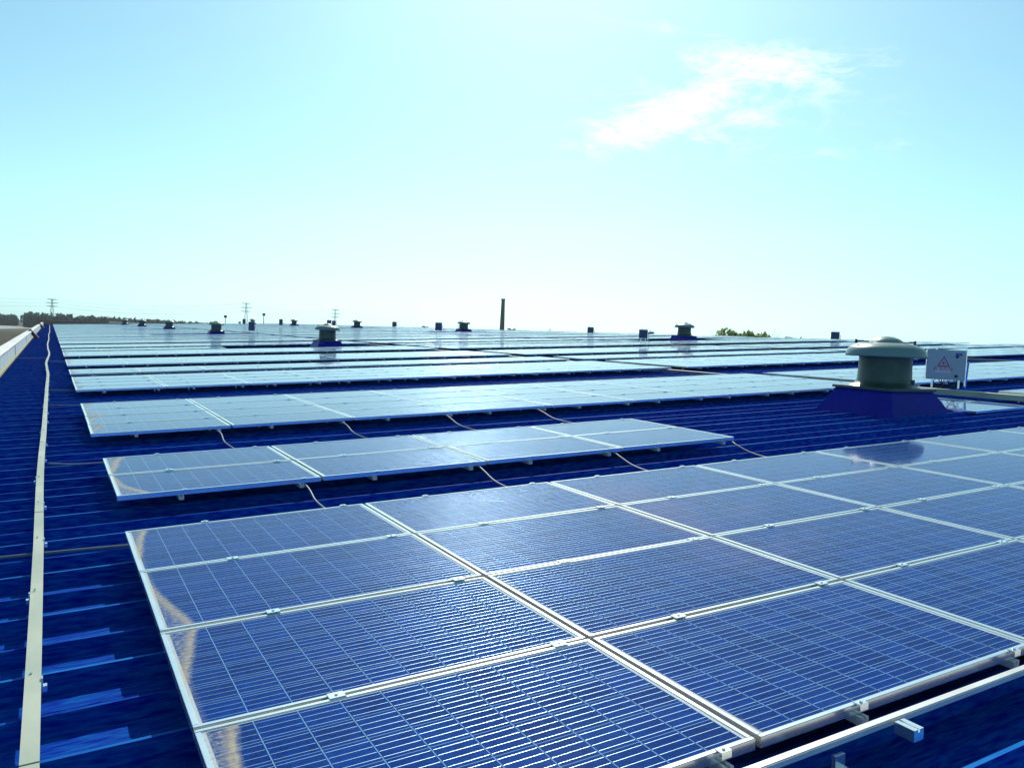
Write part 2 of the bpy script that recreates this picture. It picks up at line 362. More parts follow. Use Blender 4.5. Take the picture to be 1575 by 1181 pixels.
T2 = Matrix.Translation(W(XR, 0, 0)) @ Matrix.Rotation(SLOPE, 4, 'Y') @ Matrix.Translation((-XR, 0, 0))
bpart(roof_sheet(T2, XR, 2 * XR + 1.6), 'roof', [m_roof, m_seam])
mb = MB()
for i in range(2):
    T = M if i == 0 else T2; sg = -1 if i == 0 else 1
    a = [T @ Vector((XR + sg * w, y, PAN + .10 + z)) for w, z in ((.35, 0), (.0, .02)) for y in (YA, YB)]
    mb.add(a, [(0, 1, 3, 2)] if i == 0 else [(0, 2, 3, 1)])
bpart(mb, 'ridge_cap', m_roof)
mb = MB()
ze = W(-1.9, 0, PAN).z; zr = W(XR, 0, PAN).z; xw = W(-1.9, 0, 0).x; xr = W(XR, 0, 0).x
def gable(y): return [(xw, y, 0), (2 * xr - xw, y, 0), (2 * xr - xw, y, ze - .1), (xr, y, zr - .1), (xw, y, ze - .1)]
mb.add(gable(YA + .1), [(0, 1, 2, 3, 4)]); mb.add(gable(YB - .1), [(4, 3, 2, 1, 0)])
mb.add([(xw, YA + .1, 0), (xw, YB - .1, 0), (xw, YB - .1, ze - .1), (xw, YA + .1, ze - .1)], [(3, 2, 1, 0)])
mb.add([(2 * xr - xw, YA + .1, 0), (2 * xr - xw, YB - .1, 0), (2 * xr - xw, YB - .1, ze - .1), (2 * xr - xw, YA + .1, ze - .1)], [(0, 1, 2, 3)])
bpart(mb, 'wall', m_wall)
mb = MB()
rr = random.Random(3)
y = YA
while y < YB:                                # rendered upstand, in slightly uneven bays
    l = min(6, YB - y); dx = rr.uniform(-.012, .012)
    mb.box(-1.92, -1.66 + dx, y, y + l - .012, PAN - .5, .335, T=M); y += l
par = bpart(mb, 'parapet', m_para)
mb = MB(); y = YA
while y < YB:
    l = min(3, YB - y); dz = rr.uniform(-.008, .008)
    mb.box(-1.98, -1.62, y, y + l - .01, .338 + dz, .392 + dz, T=M, ch=.01); y += l
bpart(mb, 'coping', m_cope, par)
mb = MB(); mb.box(-1.655, -1.605, YA, YB, PAN - .05, PAN + .13, T=M); bpart(mb, 'gutter_flashing', m_gut, par)
mb = MB(); mb.box(-1.7, 45, YB - .02, YB + .25, PAN - .6, PAN + .16, T=M); bpart(mb, 'gable_trim', m_roof)

# ------------------------------------------------------------------ solar panels
PL, PW = 1.65, .992; CU, CV = 1.672, 1.012
mb = MB()                                    # frame: two long bars, two short bars butted between them
FW = .0195
for y in (-PW / 2, PW / 2 - FW): mb.box(-PL / 2, PL / 2, y, y + FW, -.040, 0, ch=.002)
for x in (-PL / 2, PL / 2 - FW): mb.box(x, x + FW, -PW / 2 + FW + .0005, PW / 2 - FW - .0005, -.040, -.0005, ch=.002)
ME_FRAME = mb.mesh('frame', m_alu)
def glass(mb, cx, cy, z, mi=0, T=None):
    x0, x1, y0, y1 = -PL / 2 + FW, PL / 2 - FW, -PW / 2 + FW, PW / 2 - FW
    vs = [(cx + x0, cy + y0, z), (cx + x1, cy + y0, z), (cx + x1, cy + y1, z), (cx + x0, cy + y1, z)]
    uv = [(FW, FW), (PL - FW, FW), (PL - FW, PW - FW), (FW, PW - FW)]
    mb.uv[len(mb.f)] = uv
    mb.add(vs if T is None else [T @ Vector(v) for v in vs], [(0, 1, 2, 3)], mi)
mb = MB(); glass(mb, 0, 0, -.0045)
x0, x1, y0, y1 = -PL / 2 + FW, PL / 2 - FW, -PW / 2 + FW, PW / 2 - FW
mb.add([(x0, y0, -.009), (x1, y0, -.009), (x1, y1, -.009), (x0, y1, -.009)], [(3, 2, 1, 0)])
ME_CELL = mb.mesh('cell_sheet', m_cell)
mb = MB(); mb.box(-.032, .032, -.024, .024, .0012, .006, ch=.0015); mb.box(-.030, .030, -.007, .007, -.03, .0012)
mb.tube([(0, 0, .006), (0, 0, .011)], .007, 6)
ME_CLAMP = mb.mesh('clamp', m_alu)
mb = MB(); mb.box(-.024, .024, -.018, .012, .0012, .005, ch=.0015); mb.box(-.022, .022, -.0205, -.0182, -.020, .005); mb.tube([(0, -.004, .006), (0, -.004, .011)], .007, 6)
ME_ENDCLAMP = mb.mesh('clamp', m_alu)
mb = MB()                                     # whole small panel in one mesh for the far ones
for y in (-PW / 2, PW / 2 - FW): mb.box(-PL / 2, PL / 2, y, y + FW, -.040, 0)
for x in (-PL / 2, PL / 2 - FW): mb.box(x, x + FW, -PW / 2 + FW, PW / 2 - FW, -.040, 0)
glass(mb, 0, 0, -.0045, 1)
ME_FAR = mb.mesh('solar_panel', [m_alu, m_cell])

# arrays: (near edge v, rows); the pattern repeats every 16.2 m along the roof
ARR = []
for k in range(0, 12):
    o = 16.2 * k
    if k > 0: ARR.append((-4.06 + o, 4))
    else: ARR.append((-4.028, 4))
    ARR.append((1.20 + o, 2)); ARR.append((5.24 + o, 4))
ARR = [a for a in ARR if a[0] + 4 < YB - .5]
BLK = [(0.0, 9, 'left'), (15.62, 8, 'middle'), (29.52, 9, 'right')]
VENT_V = [2.95 + 32.4 * k for k in range(6)]
def vent_skip(ai, bi, c):
    """panels left out around the roof ventilators (every second two-row array)"""
    near, rows = ARR[ai]
    if rows != 2 or not any(near - .5 < v < near + 2.8 for v in VENT_V): return False
    if bi == 0: return c >= 4
    if bi == 2: return c in (1, 2, 3, 4)
    return False
panels = []
for ai, (near, rows) in enumerate(ARR):
    for bi, (bx, nc, _) in enumerate(BLK):
        for c in range(nc):
            if vent_skip(ai, bi, c): continue
            for r in range(rows):             # r = 0 is the row nearest the camera
                x = bx + c * CU + PL / 2 + (.03 if ai == 1 and bi == 0 else 0); y = near + r * CV + PW / 2
                q = [px((x + sx * PL / 2, y + sy * PW / 2, 0)) for sx, sy in ((-1, -1), (1, -1), (1, 1), (-1, 1))]
                area = 0
                if all(q):
                    qc = [(min(1575, max(0, a)), min(1181, max(0, b))) for a, b in q]
                    area = abs(sum(qc[i][0] * qc[(i + 1) % 4][1] - qc[(i + 1) % 4][0] * qc[i][1] for i in range(4))) / 2
                panels.append(dict(ai=ai, bi=bi, c=c, r=r, rows=rows, x=x, y=y, h=0.0, area=area))
for r in range(2):                            # low-mounted pair beside the near ventilator
    panels.append(dict(ai=1, bi=9, c=0, r=r, rows=2, x=12.95 + PL / 2, y=2.02 + r * CV + PW / 2, h=-.13, area=5000))
panels.sort(key=lambda p: -p['area'])
ORD = ['first', 'second', 'third', 'fourth', 'fifth', 'sixth', 'seventh', 'eighth', 'ninth', 'tenth', 'eleventh', 'twelfth']
ROWN = {4: ['nearest row', 'second row', 'third row', 'far row'], 2: ['nearer row', 'far row']}
ARRN = ['nearest array', 'second array back', 'third array back', 'fourth array back', 'fifth array back', 'sixth array back', 'seventh array back',
        'eighth array back', 'ninth array back', 'tenth array back', 'eleventh array back', 'twelfth array back']
BLKN = {0: '', 1: ' past the tray', 2: ' near the ridge'}
GP = 'solar panels on the blue factory roof'
jr = random.Random(11)
def jit(a): return jr.uniform(-a, a)
far = MB(); stuff = []
for i, p in enumerate(panels):
    ai, bi, c, r = p['ai'], p['bi'], p['c'], p['r']
    J = Matrix.Translation((p['x'] + jit(.003), p['y'] + jit(.002), p['h'] + jit(.0015))) @ Euler((R(jit(.12)), R(jit(.12)), R(jit(.05)))).to_matrix().to_4x4()
    amp = (.135 if c == 0 and bi == 0 else .05) * jr.uniform(.55, 1.3); op = jr.uniform(.8, 1.05) if c == 0 and bi == 0 else jr.uniform(.12, .6)
    if bi == 1: amp = .035
    if i < 300:
        if bi == 9: lab = 'low solar panel beside the near ventilator, ' + ('front' if r == 0 else 'back') + ' one of the pair'
        else:
            look = ('dirt-edged ' if c == 0 and bi == 0 and ai < 6 else '') + ('deep blue ' if ai == 0 else 'pale ' if ai > 1 else 'pale blue ')
            lab = look + 'solar panel' + BLKN[bi] + ', ' + ORD[c] + ' from left, ' + ROWN[p['rows']][r] + ', ' + ARRN[ai]
        if p['area'] > 260:
            o = thing('solar_panel', (0, 0, 0), None, lab, 'solar panel', GP); o.matrix_world = M @ J
            f = put('frame', ME_FRAME, o); g = put('cell_sheet', ME_CELL, o); g.color = (amp, op, 1.0 if jr.random() < .75 else .0, 1)
            if ai < 5:
                for u in (.506, 1.50):
                    e = r == 0
                    cl = put('clamp', ME_ENDCLAMP if e else ME_CLAMP, o, (u - PL / 2, -PW / 2 - (0 if e else .010), 0))
                    if r == p['rows'] - 1: put('clamp', ME_ENDCLAMP, o, (u - PL / 2, PW / 2, 0), (0, 0, math.pi))
        else:
            o = put('solar_panel', ME_FAR, world=M @ J); o.color = (amp, op, 1, 1)
            tag(o, lab, 'solar panel', GP)
    else:
        T = M @ J
        far.box(-PL / 2, PL / 2, -PW / 2, PW / 2, -.040, -.0048, 0, T)
        for y in (-PW / 2, PW / 2 - FW): far.box(-PL / 2, PL / 2, y, y + FW, -.004, 0, 0, T)
        for x in (-PL / 2, PL / 2 - FW): far.box(x, x + FW, -PW / 2 + FW, PW / 2 - FW, -.004, 0, 0, T)
        glass(far, 0, 0, -.0045, 1, T)
o = far.obj('distant_solar_panels', [m_alu, m_cell]); o.color = (.03, .2, 0, 1)
tag(o, 'distant rows of solar panels receding to the far end of the roof', 'solar panels', kind='stuff')

# mounting frames: rails along the roof under each array, their ends poking out below the near edge
FRN = ['nearest', 'second', 'third', 'fourth', 'fifth', 'sixth', 'seventh', 'eighth']
def rail_mesh(l):
    mb = MB()
    mb.box(-.019, -.006, 0, l, -.034, 0); mb.box(.006, .019, 0, l, -.034, 0); mb.box(-.006, .006, 0, l, -.034, -.012)
    return mb
for ai in range(0, 9):
    near, rows = ARR[ai]; l = rows * CV + .12
    mr = rail_mesh(l).mesh('rail', m_rail)
    ms = MB(); ms.box(-.016, .016, .78, .82, PAN + .078 + .042, -.0345); mfe = ms.mesh('foot', m_alu)
    for bi in ((0, 1) if ai > 1 else (0,)):
        lab = 'aluminium rail frame under the %s solar array%s' % (FRN[ai] if ai < 8 else 'ninth', '' if bi == 0 else ' beyond the cable tray')
        fr = on_roof('mounting_frame', BLK[bi][0], near, -.042, lab, 'mounting frame', 'rail frames under the solar arrays')
        for c in range(BLK[bi][1]):
            if vent_skip(ai, bi, c): continue
            for u in (.506, 1.50):
                rl = put('rail', mr, fr, (c * CU + u, -.030 + jit(.012), 0))
                if ai < 5: put('foot', mfe, rl)
        if ai == 0:
            mb = MB(); mb.box(-.4, 15, -.098, -.064, -.014, .006); mb.box(-.4, 15, -.094, -.068, .0065, .009); put('cross_beam', mb.mesh('cross_beam', m_rail), fr)
            mb = MB()
            mb.box(2.237, 2.259, -.185, -.106, -.040, .003); mb.box(2.268, 2.290, -.185, -.106, -.040, .003); mb.box(2.259, 2.268, -.185, -.106, -.040, -.008)
            put('rail_end', mb.mesh('rail_end', m_alu), fr)
            for x in (1.9, 3.1): 
                mb = MB(); mb.box(x, x + .05, -.125, -.108, -.075, -.03); mb.box(x, x + .05, -.16, -.108, -.082, -.075); put('bracket', mb.mesh('bracket', m_alu), fr)

# ------------------------------------------------------------------ cable trays
TX = [(-9, -.50), (-2.8, -.498), (-.6, -.503), (3.2, -.522), (7.8, -.509), (13.9, -.503), (18.2, -.492), (25, -.555), (33, -.478), (41, -.55), (47, -.575), (60, -.53),
      (75, -.57), (94, -.485), (110, -.55), (130, -.50), (150, -.56), (179, -.53)]
def tx(y):
    for (a, xa), (b, xb) in zip(TX, TX[1:]):
        if a <= y <= b: t = (y - a) / (b - a); t = t * t * (3 - 2 * t); return xa + (xb - xa) * t
    return TX[-1][1]
tray = on_roof('cable_tray', tx(-9), -9, 0, 'long pale wavy cable tray running along the left side of the roof', 'cable tray')
TW, TH, TZ = .027, .045, -.080
def tray_piece(a, b, lid):
    mb = MB(); n = max(1, int((b - a) / .8)); ys = [a + (b - a) * i / n for i in range(n + 1)]
    prof = [(-TW, TZ - TH), (TW, TZ - TH), (TW, TZ - .012), (TW + .003, TZ - .012), (TW + .003, TZ), (-TW - .003, TZ), (-TW - .003, TZ - .012), (-TW, TZ - .012)]
    m = len(prof); vs = [(tx(y) + u + .5, y + 9, z + lid + .006 * math.sin(y * 1.7)) for y in ys for u, z in prof]
    mb.add(vs, [(i * m + k, (i + 1) * m + k, (i + 1) * m + (k + 1) % m, i * m + (k + 1) % m) for i in range(n) for k in range(m)])
    mb.add(vs[:m], [list(range(m))]); mb.add(vs[-m:], [list(range(m))[::-1]])
    return mb
y = -9.0; i = 0
while y < 178:
    l = 2.05 if y < 40 else 6
    tray_piece(y, y + l - .006, .003 if i % 2 else 0).obj('tray_section', m_tray, tray); y += l; i += 1
y = -4.6; i = 0
while y < 26:
    mb = MB(); x = tx(y) + .5; sg = 1 if i % 3 else -1
    mb.box(x - .02, x + .02, y + 9, y + 9.03, PAN + .08, TZ - TH - .003)
    mb.box(x + sg * .031, x + sg * .050, y + 9, y + 9.03, TZ - .045, TZ - .020); mb.box(x + sg * .031, x + sg * .036, y + 9, y + 9.03, TZ - .02, TZ + .015)
    mb.tube([(x - .008, y + 9.1, TZ), (x - .008, y + 9.1, TZ + .012)], .006, 6)
    mb.obj('bracket', m_alu, tray); y += RIB * 3; i += 1
def straight_tray(X, w, y0, y1, z, lab, m_tray=m_tray2):
    t = on_roof('cable_tray', X, y0, z, lab, 'cable tray'); y = y0
    while y < y1:
        l = 4 if y < 30 else 12; l = min(l, y1 - y)
        mb = MB(); mb.box(-w / 2, w / 2, y - y0, y - y0 + l - .01, -.10, -.004, ch=.004); mb.box(-w / 2 - .006, w / 2 + .006, y - y0, y - y0 + l - .01, -.0035, .006, ch=.002)
        mb.obj('tray_section', m_tray, t); y += l
    y = y0 + .5
    while y < min(y1, 30):
        mb = MB(); mb.box(-w / 2, w / 2, y - y0, y - y0 + .04, PAN + .08 - z, -.101); mb.obj('bracket', m_alu, t); y += RIB * 5
straight_tray(15.33, .13, -2, 6.2, -.03, 'short raised pale cable tray the warning-signed box stands on', m_tray)
straight_tray(15.33, .10, 6.6, 178, -.10, 'straight pale cable tray in the gap between left and middle arrays')
straight_tray(29.2, .10, 8, 178, -.10, 'straight pale cable tray higher up the roof toward the ridge')

# conduits
CG = 'flexible conduits hanging from the arrays'
def conduit(name, pts, r, lab, cat='conduit', group=None, mat=m_cond):
    a = Vector(pts[0]); mb = MB(); P = [Vector(q) - a for q in pts]
    if len(P) > 2:                            # smooth through the points
        Q = []
        for i in range(len(P) - 1):
            p0 = P[max(i - 1, 0)]; p1 = P[i]; p2 = P[i + 1]; p3 = P[min(i + 2, len(P) - 1)]
            for k in range(5):
                t = k / 5
                Q.append(.5 * ((2 * p1) + (p2 - p0) * t + (2 * p0 - 5 * p1 + 4 * p2 - p3) * t * t + (3 * p1 - p0 - 3 * p2 + p3) * t ** 3))
        P = Q + [P[-1]]
    mb.tube(P, r, 8)
    o = mb.obj(name, mat); o.location = W(*a); o.rotation_euler = ROT
    return tag(o, lab, cat, group)
for i, x in enumerate((1.52, 3.26, 4.92, 6.64)):
    d = jit(.03)
    conduit('conduit', [(x, 1.50, -.055), (x, 1.22, -.045), (x - .01 + d, 1.06, -.075), (x - .02 + d, .82, -.13), (x + d, .52, -.155), (x + .02 + d, .22, -.135), (x + .03, -.12, -.075)], .0088,
            'grey flexible conduit sagging from the second array, %s from left' % ORD[i], group=CG)
for i, x in enumerate((1.46, 3.14, 4.76, 6.36)):
    d = jit(.03)
    conduit('conduit', [(x, 5.45, -.055), (x, 5.22, -.045), (x + d, 5.02, -.08), (x - .02 + d, 4.7, -.135), (x + d, 4.3, -.155), (x + .02 + d, 3.75, -.15), (x + .02, 3.1, -.08)], .0088,
            'grey flexible conduit sagging from the third array, %s from left' % ORD[i], group=CG)
G2 = 'pale pipes between the cable tray and the arrays'
conduit('pipe', [(-.46, 3.76, -.10), (-.25, 3.765, -.125), (-.1, 3.78, -.135), (.25, 3.79, -.14)], .010, 'pale bent pipe from the cable tray toward the second array', 'pipe', G2)
conduit('pipe', [(-1.62, .30, -.15), (-.9, .29, -.15), (-.2, .22, -.15), (.35, .13, -.15)], .011, 'pale pipe crossing under the cable tray to the nearest array', 'pipe', G2)
conduit('pipe', [(-.47, 10.5, -.12), (-.1, 10.5, -.14), (.4, 10.5, -.145)], .010, 'pale pipe from tray into the wide roof strip after the third array', 'pipe', G2)
conduit('pipe', [(-.47, 13.9, -.12), (-.1, 13.85, -.14), (.4, 13.8, -.145)], .011, 'pale pipe from tray to the left end of the fourth array', 'pipe', G2)
conduit('pipe', [(-1.64, 30.2, -.12), (-1.0, 30.2, -.145), (-.5, 30.2, -.14)], .014, 'pale pipe crossing from the parapet to the wavy cable tray', 'pipe', G2)
conduit('pipe', [(-.5, 26.9, -.12), (-.1, 26.9, -.14), (.4, 26.9, -.145)], .012, 'pale pipe from tray to roof strip after the sixth array', 'pipe', G2)

# ------------------------------------------------------------------ roof ventilators
def vent_meshes():
    d = {}
    mb = MB()                                 # sheet-metal curb: hipped base on the roof plane, level flange on top
    a, b = .78, .54; tanS = math.tan(SLOPE)
    lo = [(sx * a, sy * a, sx * a * tanS) for sx, sy in ((-1, -1), (1, -1), (1, 1), (-1, 1))]
    lw = [(sx * (a + .10), sy * (a + .10), sx * (a + .10) * tanS - .005) for sx, sy in ((-1, -1), (1, -1), (1, 1), (-1, 1))]
    hi = [(sx * b, sy * b, .435) for sx, sy in ((-1, -1), (1, -1), (1, 1), (-1, 1))]
    mb.add(lw + lo + hi, [(i, (i + 1) % 4, 4 + (i + 1) % 4, 4 + i) for i in range(4)] + [(4 + i, 4 + (i + 1) % 4, 8 + (i + 1) % 4, 8 + i) for i in range(4)] + [(8, 9, 10, 11)])
    d['curb'] = mb.mesh('curb', m_curb)
    mb = MB(); mb.box(-.58, .58, -.58, .58, .436, .480, ch=.008)
    mb.lathe([(.565, .4795), (.53, .50), (.47, .53), (.445, .56)], 40)
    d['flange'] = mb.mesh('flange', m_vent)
    mb = MB(); mb.lathe([(.445, .55), (.43, .62), (.42, .80), (.42, .97), (.435, 1.06)], 48)
    for k in range(2):
        an = 3.6 + k * 2.2; mb.box(-.05, .05, .41, .47, .53, .62, T=Matrix.Rotation(an, 4, 'Z'))
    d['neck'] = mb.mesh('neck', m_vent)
    mb = MB(); mb.lathe([(.42, 1.02), (.56, 1.005), (.628, .985), (.638, .985), (.640, 1.015), (.630, 1.068), (.600, 1.12), (.55, 1.16), (.47, 1.193), (.37, 1.216), (.28, 1.225)], 56)
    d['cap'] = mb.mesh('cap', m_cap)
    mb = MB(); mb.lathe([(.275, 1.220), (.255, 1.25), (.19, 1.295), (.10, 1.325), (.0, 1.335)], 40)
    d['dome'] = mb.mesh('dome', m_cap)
    mb = MB()
    for an in (.55, 2.65, 4.74):
        T = Matrix.Rotation(an, 4, 'Z')
        mb.tube([T @ Vector((.30, 0, 1.235)), T @ Vector((.52, 0, 1.235))], .012, 6); mb.tube([T @ Vector((.52, -.012, 1.20)), T @ Vector((.52, -.012, 1.265))], .020, 8)
    d['bolt'] = mb.mesh('bolt', m_dark)
    return d
VM = vent_meshes()
VMF = MB()
def make_vent(x, y, lab, rz=0.0, T=None):
    loc = W(x, y, PAN + .01) if T is None else T @ Vector((x, y, PAN + .01))
    o = thing('roof_ventilator', loc, (0, 0, rz), lab, 'roof ventilator', 'mushroom roof ventilators')
    if T is not None: o.rotation_euler = (0, 0, math.pi)
    for k in ('curb', 'flange', 'neck', 'cap', 'bolt'):
        c = put(k, VM[k], o)
        if k == 'cap': put('dome', VM['dome'], c)
    return o
VL = ['big grey-green mushroom roof ventilator on blue curb beside the warning-signed box',
      'mushroom ventilator second in the lower line, standing among the middle arrays',
      'mushroom ventilator third in the lower line, left of a small combiner box',
      'mushroom ventilator fourth from the camera in the lower line', 'mushroom ventilator fifth from the camera in the lower line',
      'mushroom ventilator farthest in the lower line near the roof end']
VXA = [11.91, 11.95, 11.95, 12.0, 11.9, 11.8]
for i, v in enumerate(VENT_V): make_vent(VXA[i], v + (.08 if i == 0 else 0), VL[i])
VU = ['dark mushroom ventilator near the ridge, left of the green tree tops', 'dark mushroom ventilator near the ridge, left of the tall chimney',
      'dark mushroom ventilator near the ridge, just right of the third pylon', 'dark mushroom ventilator near the ridge, left of the third pylon',
      'small dark ventilator near the ridge beside the thin lamp post', 'tiny dark ventilator farthest along the ridge, left of a pylon']
for i, v in enumerate(VENT_V): make_vent(35.2, v - .7, VU[i])
for y, lab in ((64, 'ventilator cap peeking over the ridge beside a combiner box'), (94.3, 'ventilator cap peeking over the ridge right of the chimney'), (124.8, 'ventilator cap peeking over the ridge left of a combiner box')):
    make_vent(56, y, lab, T=T2)

# ------------------------------------------------------------------ combiner boxes
def text_mesh(txt, size, mat, name):
    cu = bpy.data.curves.new(name, 'FONT'); cu.body = txt; cu.size = size; cu.align_x = 'CENTER'; cu.align_y = 'CENTER'; cu.extrude = .0006; cu.materials.append(mat)
    o = bpy.data.objects.new(name, cu); COL.objects.link(o)
    dg = bpy.context.evaluated_depsgraph_get(); dg.update()
    me = bpy.data.meshes.new_from_object(o.evaluated_get(dg)); bpy.data.objects.remove(o)
    return me
def box_meshes(w, h, d, lift, m_white):
    D = {}
    mb = MB(); mb.box(-w / 2, w / 2, 0, d, lift, lift + h, ch=.008); D['cabinet'] = mb.mesh('cabinet', m_white)
    mb = MB(); mb.box(-w / 2 + .018, w / 2 - .018, -.016, -.0005, lift + .018, lift + h - .018); D['door'] = mb.mesh('door', m_white)
    mb = MB(); mb.box(-w / 2 + .05, w / 2 + .03, d * .55, d * .55 + .03, lift + h + .03, lift + h + .055)
    mb.box(-w / 2 + .16, -w / 2 + .19, d * .55, d * .55 + .03, lift + h + .001, lift + h + .03); mb.box(w / 2 - .0 + .004, w / 2 + .03, d * .55, d * .55 + .03, lift - .12, lift + h + .03)
    D['rail'] = mb.mesh('rail', m_alu)
    mb = MB(); mb.box(-.018, .018, -.018, .018, 0, lift - .0005); D['leg'] = mb.mesh('leg', m_alu)
    mb = MB(); mb.beam((w / 2 + .055, d * .5, lift + h * .6), (w / 2 + .09, d + .42, 0), .035); D['brace'] = mb.mesh('brace', m_alu)
    mb = MB(); rg = random.Random(5)
    for k in range(9):
        x = -w / 2 + .13 + k * .055; xe = x + rg.uniform(-.12, .12); ye = d * rg.uniform(.2, .8)
        mb.tube([(x, d / 2, lift), (x + rg.uniform(-.05, .05), d / 2, lift * .65), (xe, ye, lift * .3), (xe + rg.uniform(-.1, .1), ye, .0)], .009, 6)
    D['cables'] = mb.mesh('cables', m_dark)
    mb = MB(); mb.lathe([(0, .0), (.028, 0), (.028, .02), (0, .02)], 14); D['lock'] = mb.mesh('lock', m_dark)
    return D
def make_box(x, y, az, w, h, lift, lab, detail=False, gap=0.0):
    D = box_meshes(w, h, .22, lift, m_white if detail else m_backlit_box)
    o = thing('combiner_box', W(x, y, gap), (0, 0, -az), lab, 'combiner box', 'electrical combiner boxes on the roof')
    put('cabinet', D['cabinet'], o); dr = put('door', D['door'], o); put('brace', D['brace'], o); put('rail', D['rail'], o)
    for lx in (-w / 2 + .12, w / 2 - .10): put('leg', D['leg'], o, (lx, .06, 0))
    if detail:
        put('cables', D['cables'], o)
        for lz in (lift + h - .13, lift + .08): put('lock', D['lock'], dr, (w / 2 - .16, -.017, lz), (R(90), 0, 0))
        sg = MB(); sg.box(-w * .27, w * .13, -.019, -.017, lift + h * .235, lift + h * .40); sg.obj('warning_label', m_paper, dr)
        tx_ = text_mesh('\u6709\u7535\u5371\u9669', .088, m_red, 'warning_text'); put('warning_text', tx_, dr, (-w * .07, -.0205, lift + h * .345), (R(90), 0, 0))
        tri = MB(); cx, cz, s = -w * .065, lift + h * .44, .115
        A, B, C_ = (cx - s, cz), (cx + s, cz), (cx, cz + s * 1.85)
        def inset(k): g = ((A[0] + B[0] + C_[0]) / 3, (A[1] + B[1] + C_[1]) / 3); return [(g[0] + (q[0] - g[0]) * k, g[1] + (q[1] - g[1]) * k) for q in (A, B, C_)]
        o1, o2 = inset(1), inset(.74)
        tri.add([(a, -.0185, b) for a, b in o1] + [(a, -.0185, b) for a, b in o2], [(i, (i + 1) % 3, 3 + (i + 1) % 3, 3 + i) for i in range(3)])
        bolt = [(.008, .13), (-.028, .062), (-.004, .062), (-.014, .015), (.026, .082), (.003, .082)]
        tri.add([(cx + a, -.0187, cz + b) for a, b in bolt], [(0, 1, 2, 5), (2, 3, 4, 5)])
        tri.obj('warning_triangle', m_red, dr)
        nb = MB(); nb.box(w * .22, w * .40, -.018, -.0165, lift + h * .82, lift + h * .90); nb.obj('name_plate', pmat('blue_plate', (.05, .08, .35), .4), dr)
    return o
make_box(15.31, 4.11, R(52), .70, .60, .17, 'white combiner box with red warning triangle on the tray by the near ventilator', True)
make_box(29.2, 31.3, R(42), .48, .50, .22, 'pale square combiner box left of the upper ventilator nearest the camera')
make_box(43.0, 29.3, R(50), .50, .46, .10, 'backlit combiner box alone on the skyline right of the tree tops', gap=-.06)
make_box(43.0, 56.4, R(40), .55, .55, .16, 'small combiner box on the skyline between chimney and square box', gap=-.2)
make_box(29.2, 59.9, R(60), .60, .70, .25, 'narrow combiner box left of the ventilator beside the chimney')
make_box(15.3, 70.0, R(60), .60, .80, .30, 'combiner box right of the third lower ventilator', gap=-.1)
make_box(29.2, 92.4, R(60), .55, .80, .25, 'narrow combiner box just right of the second lower ventilator cap')
make_box(29.2, 116.5, R(60), .55, .85, .25, 'small far combiner box between two ridge ventilators')
make_box(43.0, 106.0, R(40), .60, .70, .2, 'tiny combiner box on the skyline right of the third upper ventilator', gap=-.15)
make_box(43.0, 135.2, R(40), .60, .80, .2, 'tiny combiner box on the skyline left of the third pylon', gap=-.2)
make_box(29.2, 143.0, R(60), .55, .85, .25, 'tiny farthest combiner box below the middle pylon')

# ------------------------------------------------------------------ rusty chutes over the parapet
def chute(y, lab, s=1.0):
    o = on_roof('rusty_chute', -1.28, y, PAN + .06, lab, 'metal chute', 'rusty chutes on the parapet')
    mb = MB(); T = Matrix.Rotation(R(-38), 4, 'Y')
    mb.box(-.10 * s, .10 * s, -.12, .12, 0, .84, T=T); mb.obj('chute_body', m_rust, o)
    mb = MB(); mb.box(.10 * s + .002, .10 * s + .045, -.13, .13, 0, .86, T=T); mb.obj('cover_strip', m_cope, o)
chute(64, 'rust-red metal chute sloping from white parapet to roof, nearer one', 1.1)
chute(125, 'rust-red metal chute sloping from white parapet to roof, farther one', 1.5)

# ------------------------------------------------------------------ beyond the roof
EYE = co.matrix_world.translation
def polar(az, d, z=0): return Vector((EYE.x + d * math.sin(R(az)), EYE.y + d * math.cos(R(az)), z))
def zel(el, d): return EYE.z + d * math.tan(R(el))
# chimney
d = 620; zt = zel(2.66, d)
o = thing('factory_chimney', polar(28.68, d), None, 'tall dark tapering brick chimney beyond the ridge', 'chimney')
mb = MB(); mb.lathe([(2.1, 0), (1.75, zt * .5), (1.35, zt - 1.5)], 24); mb.obj('shaft', m_chim, o)
mb = MB(); mb.lathe([(1.36, zt - 1.6), (1.62, zt - 1.2), (1.62, zt - .2), (1.5, zt), (1.1, zt), (1.1, zt - 3)], 24); mb.obj('rim', m_chim, o)
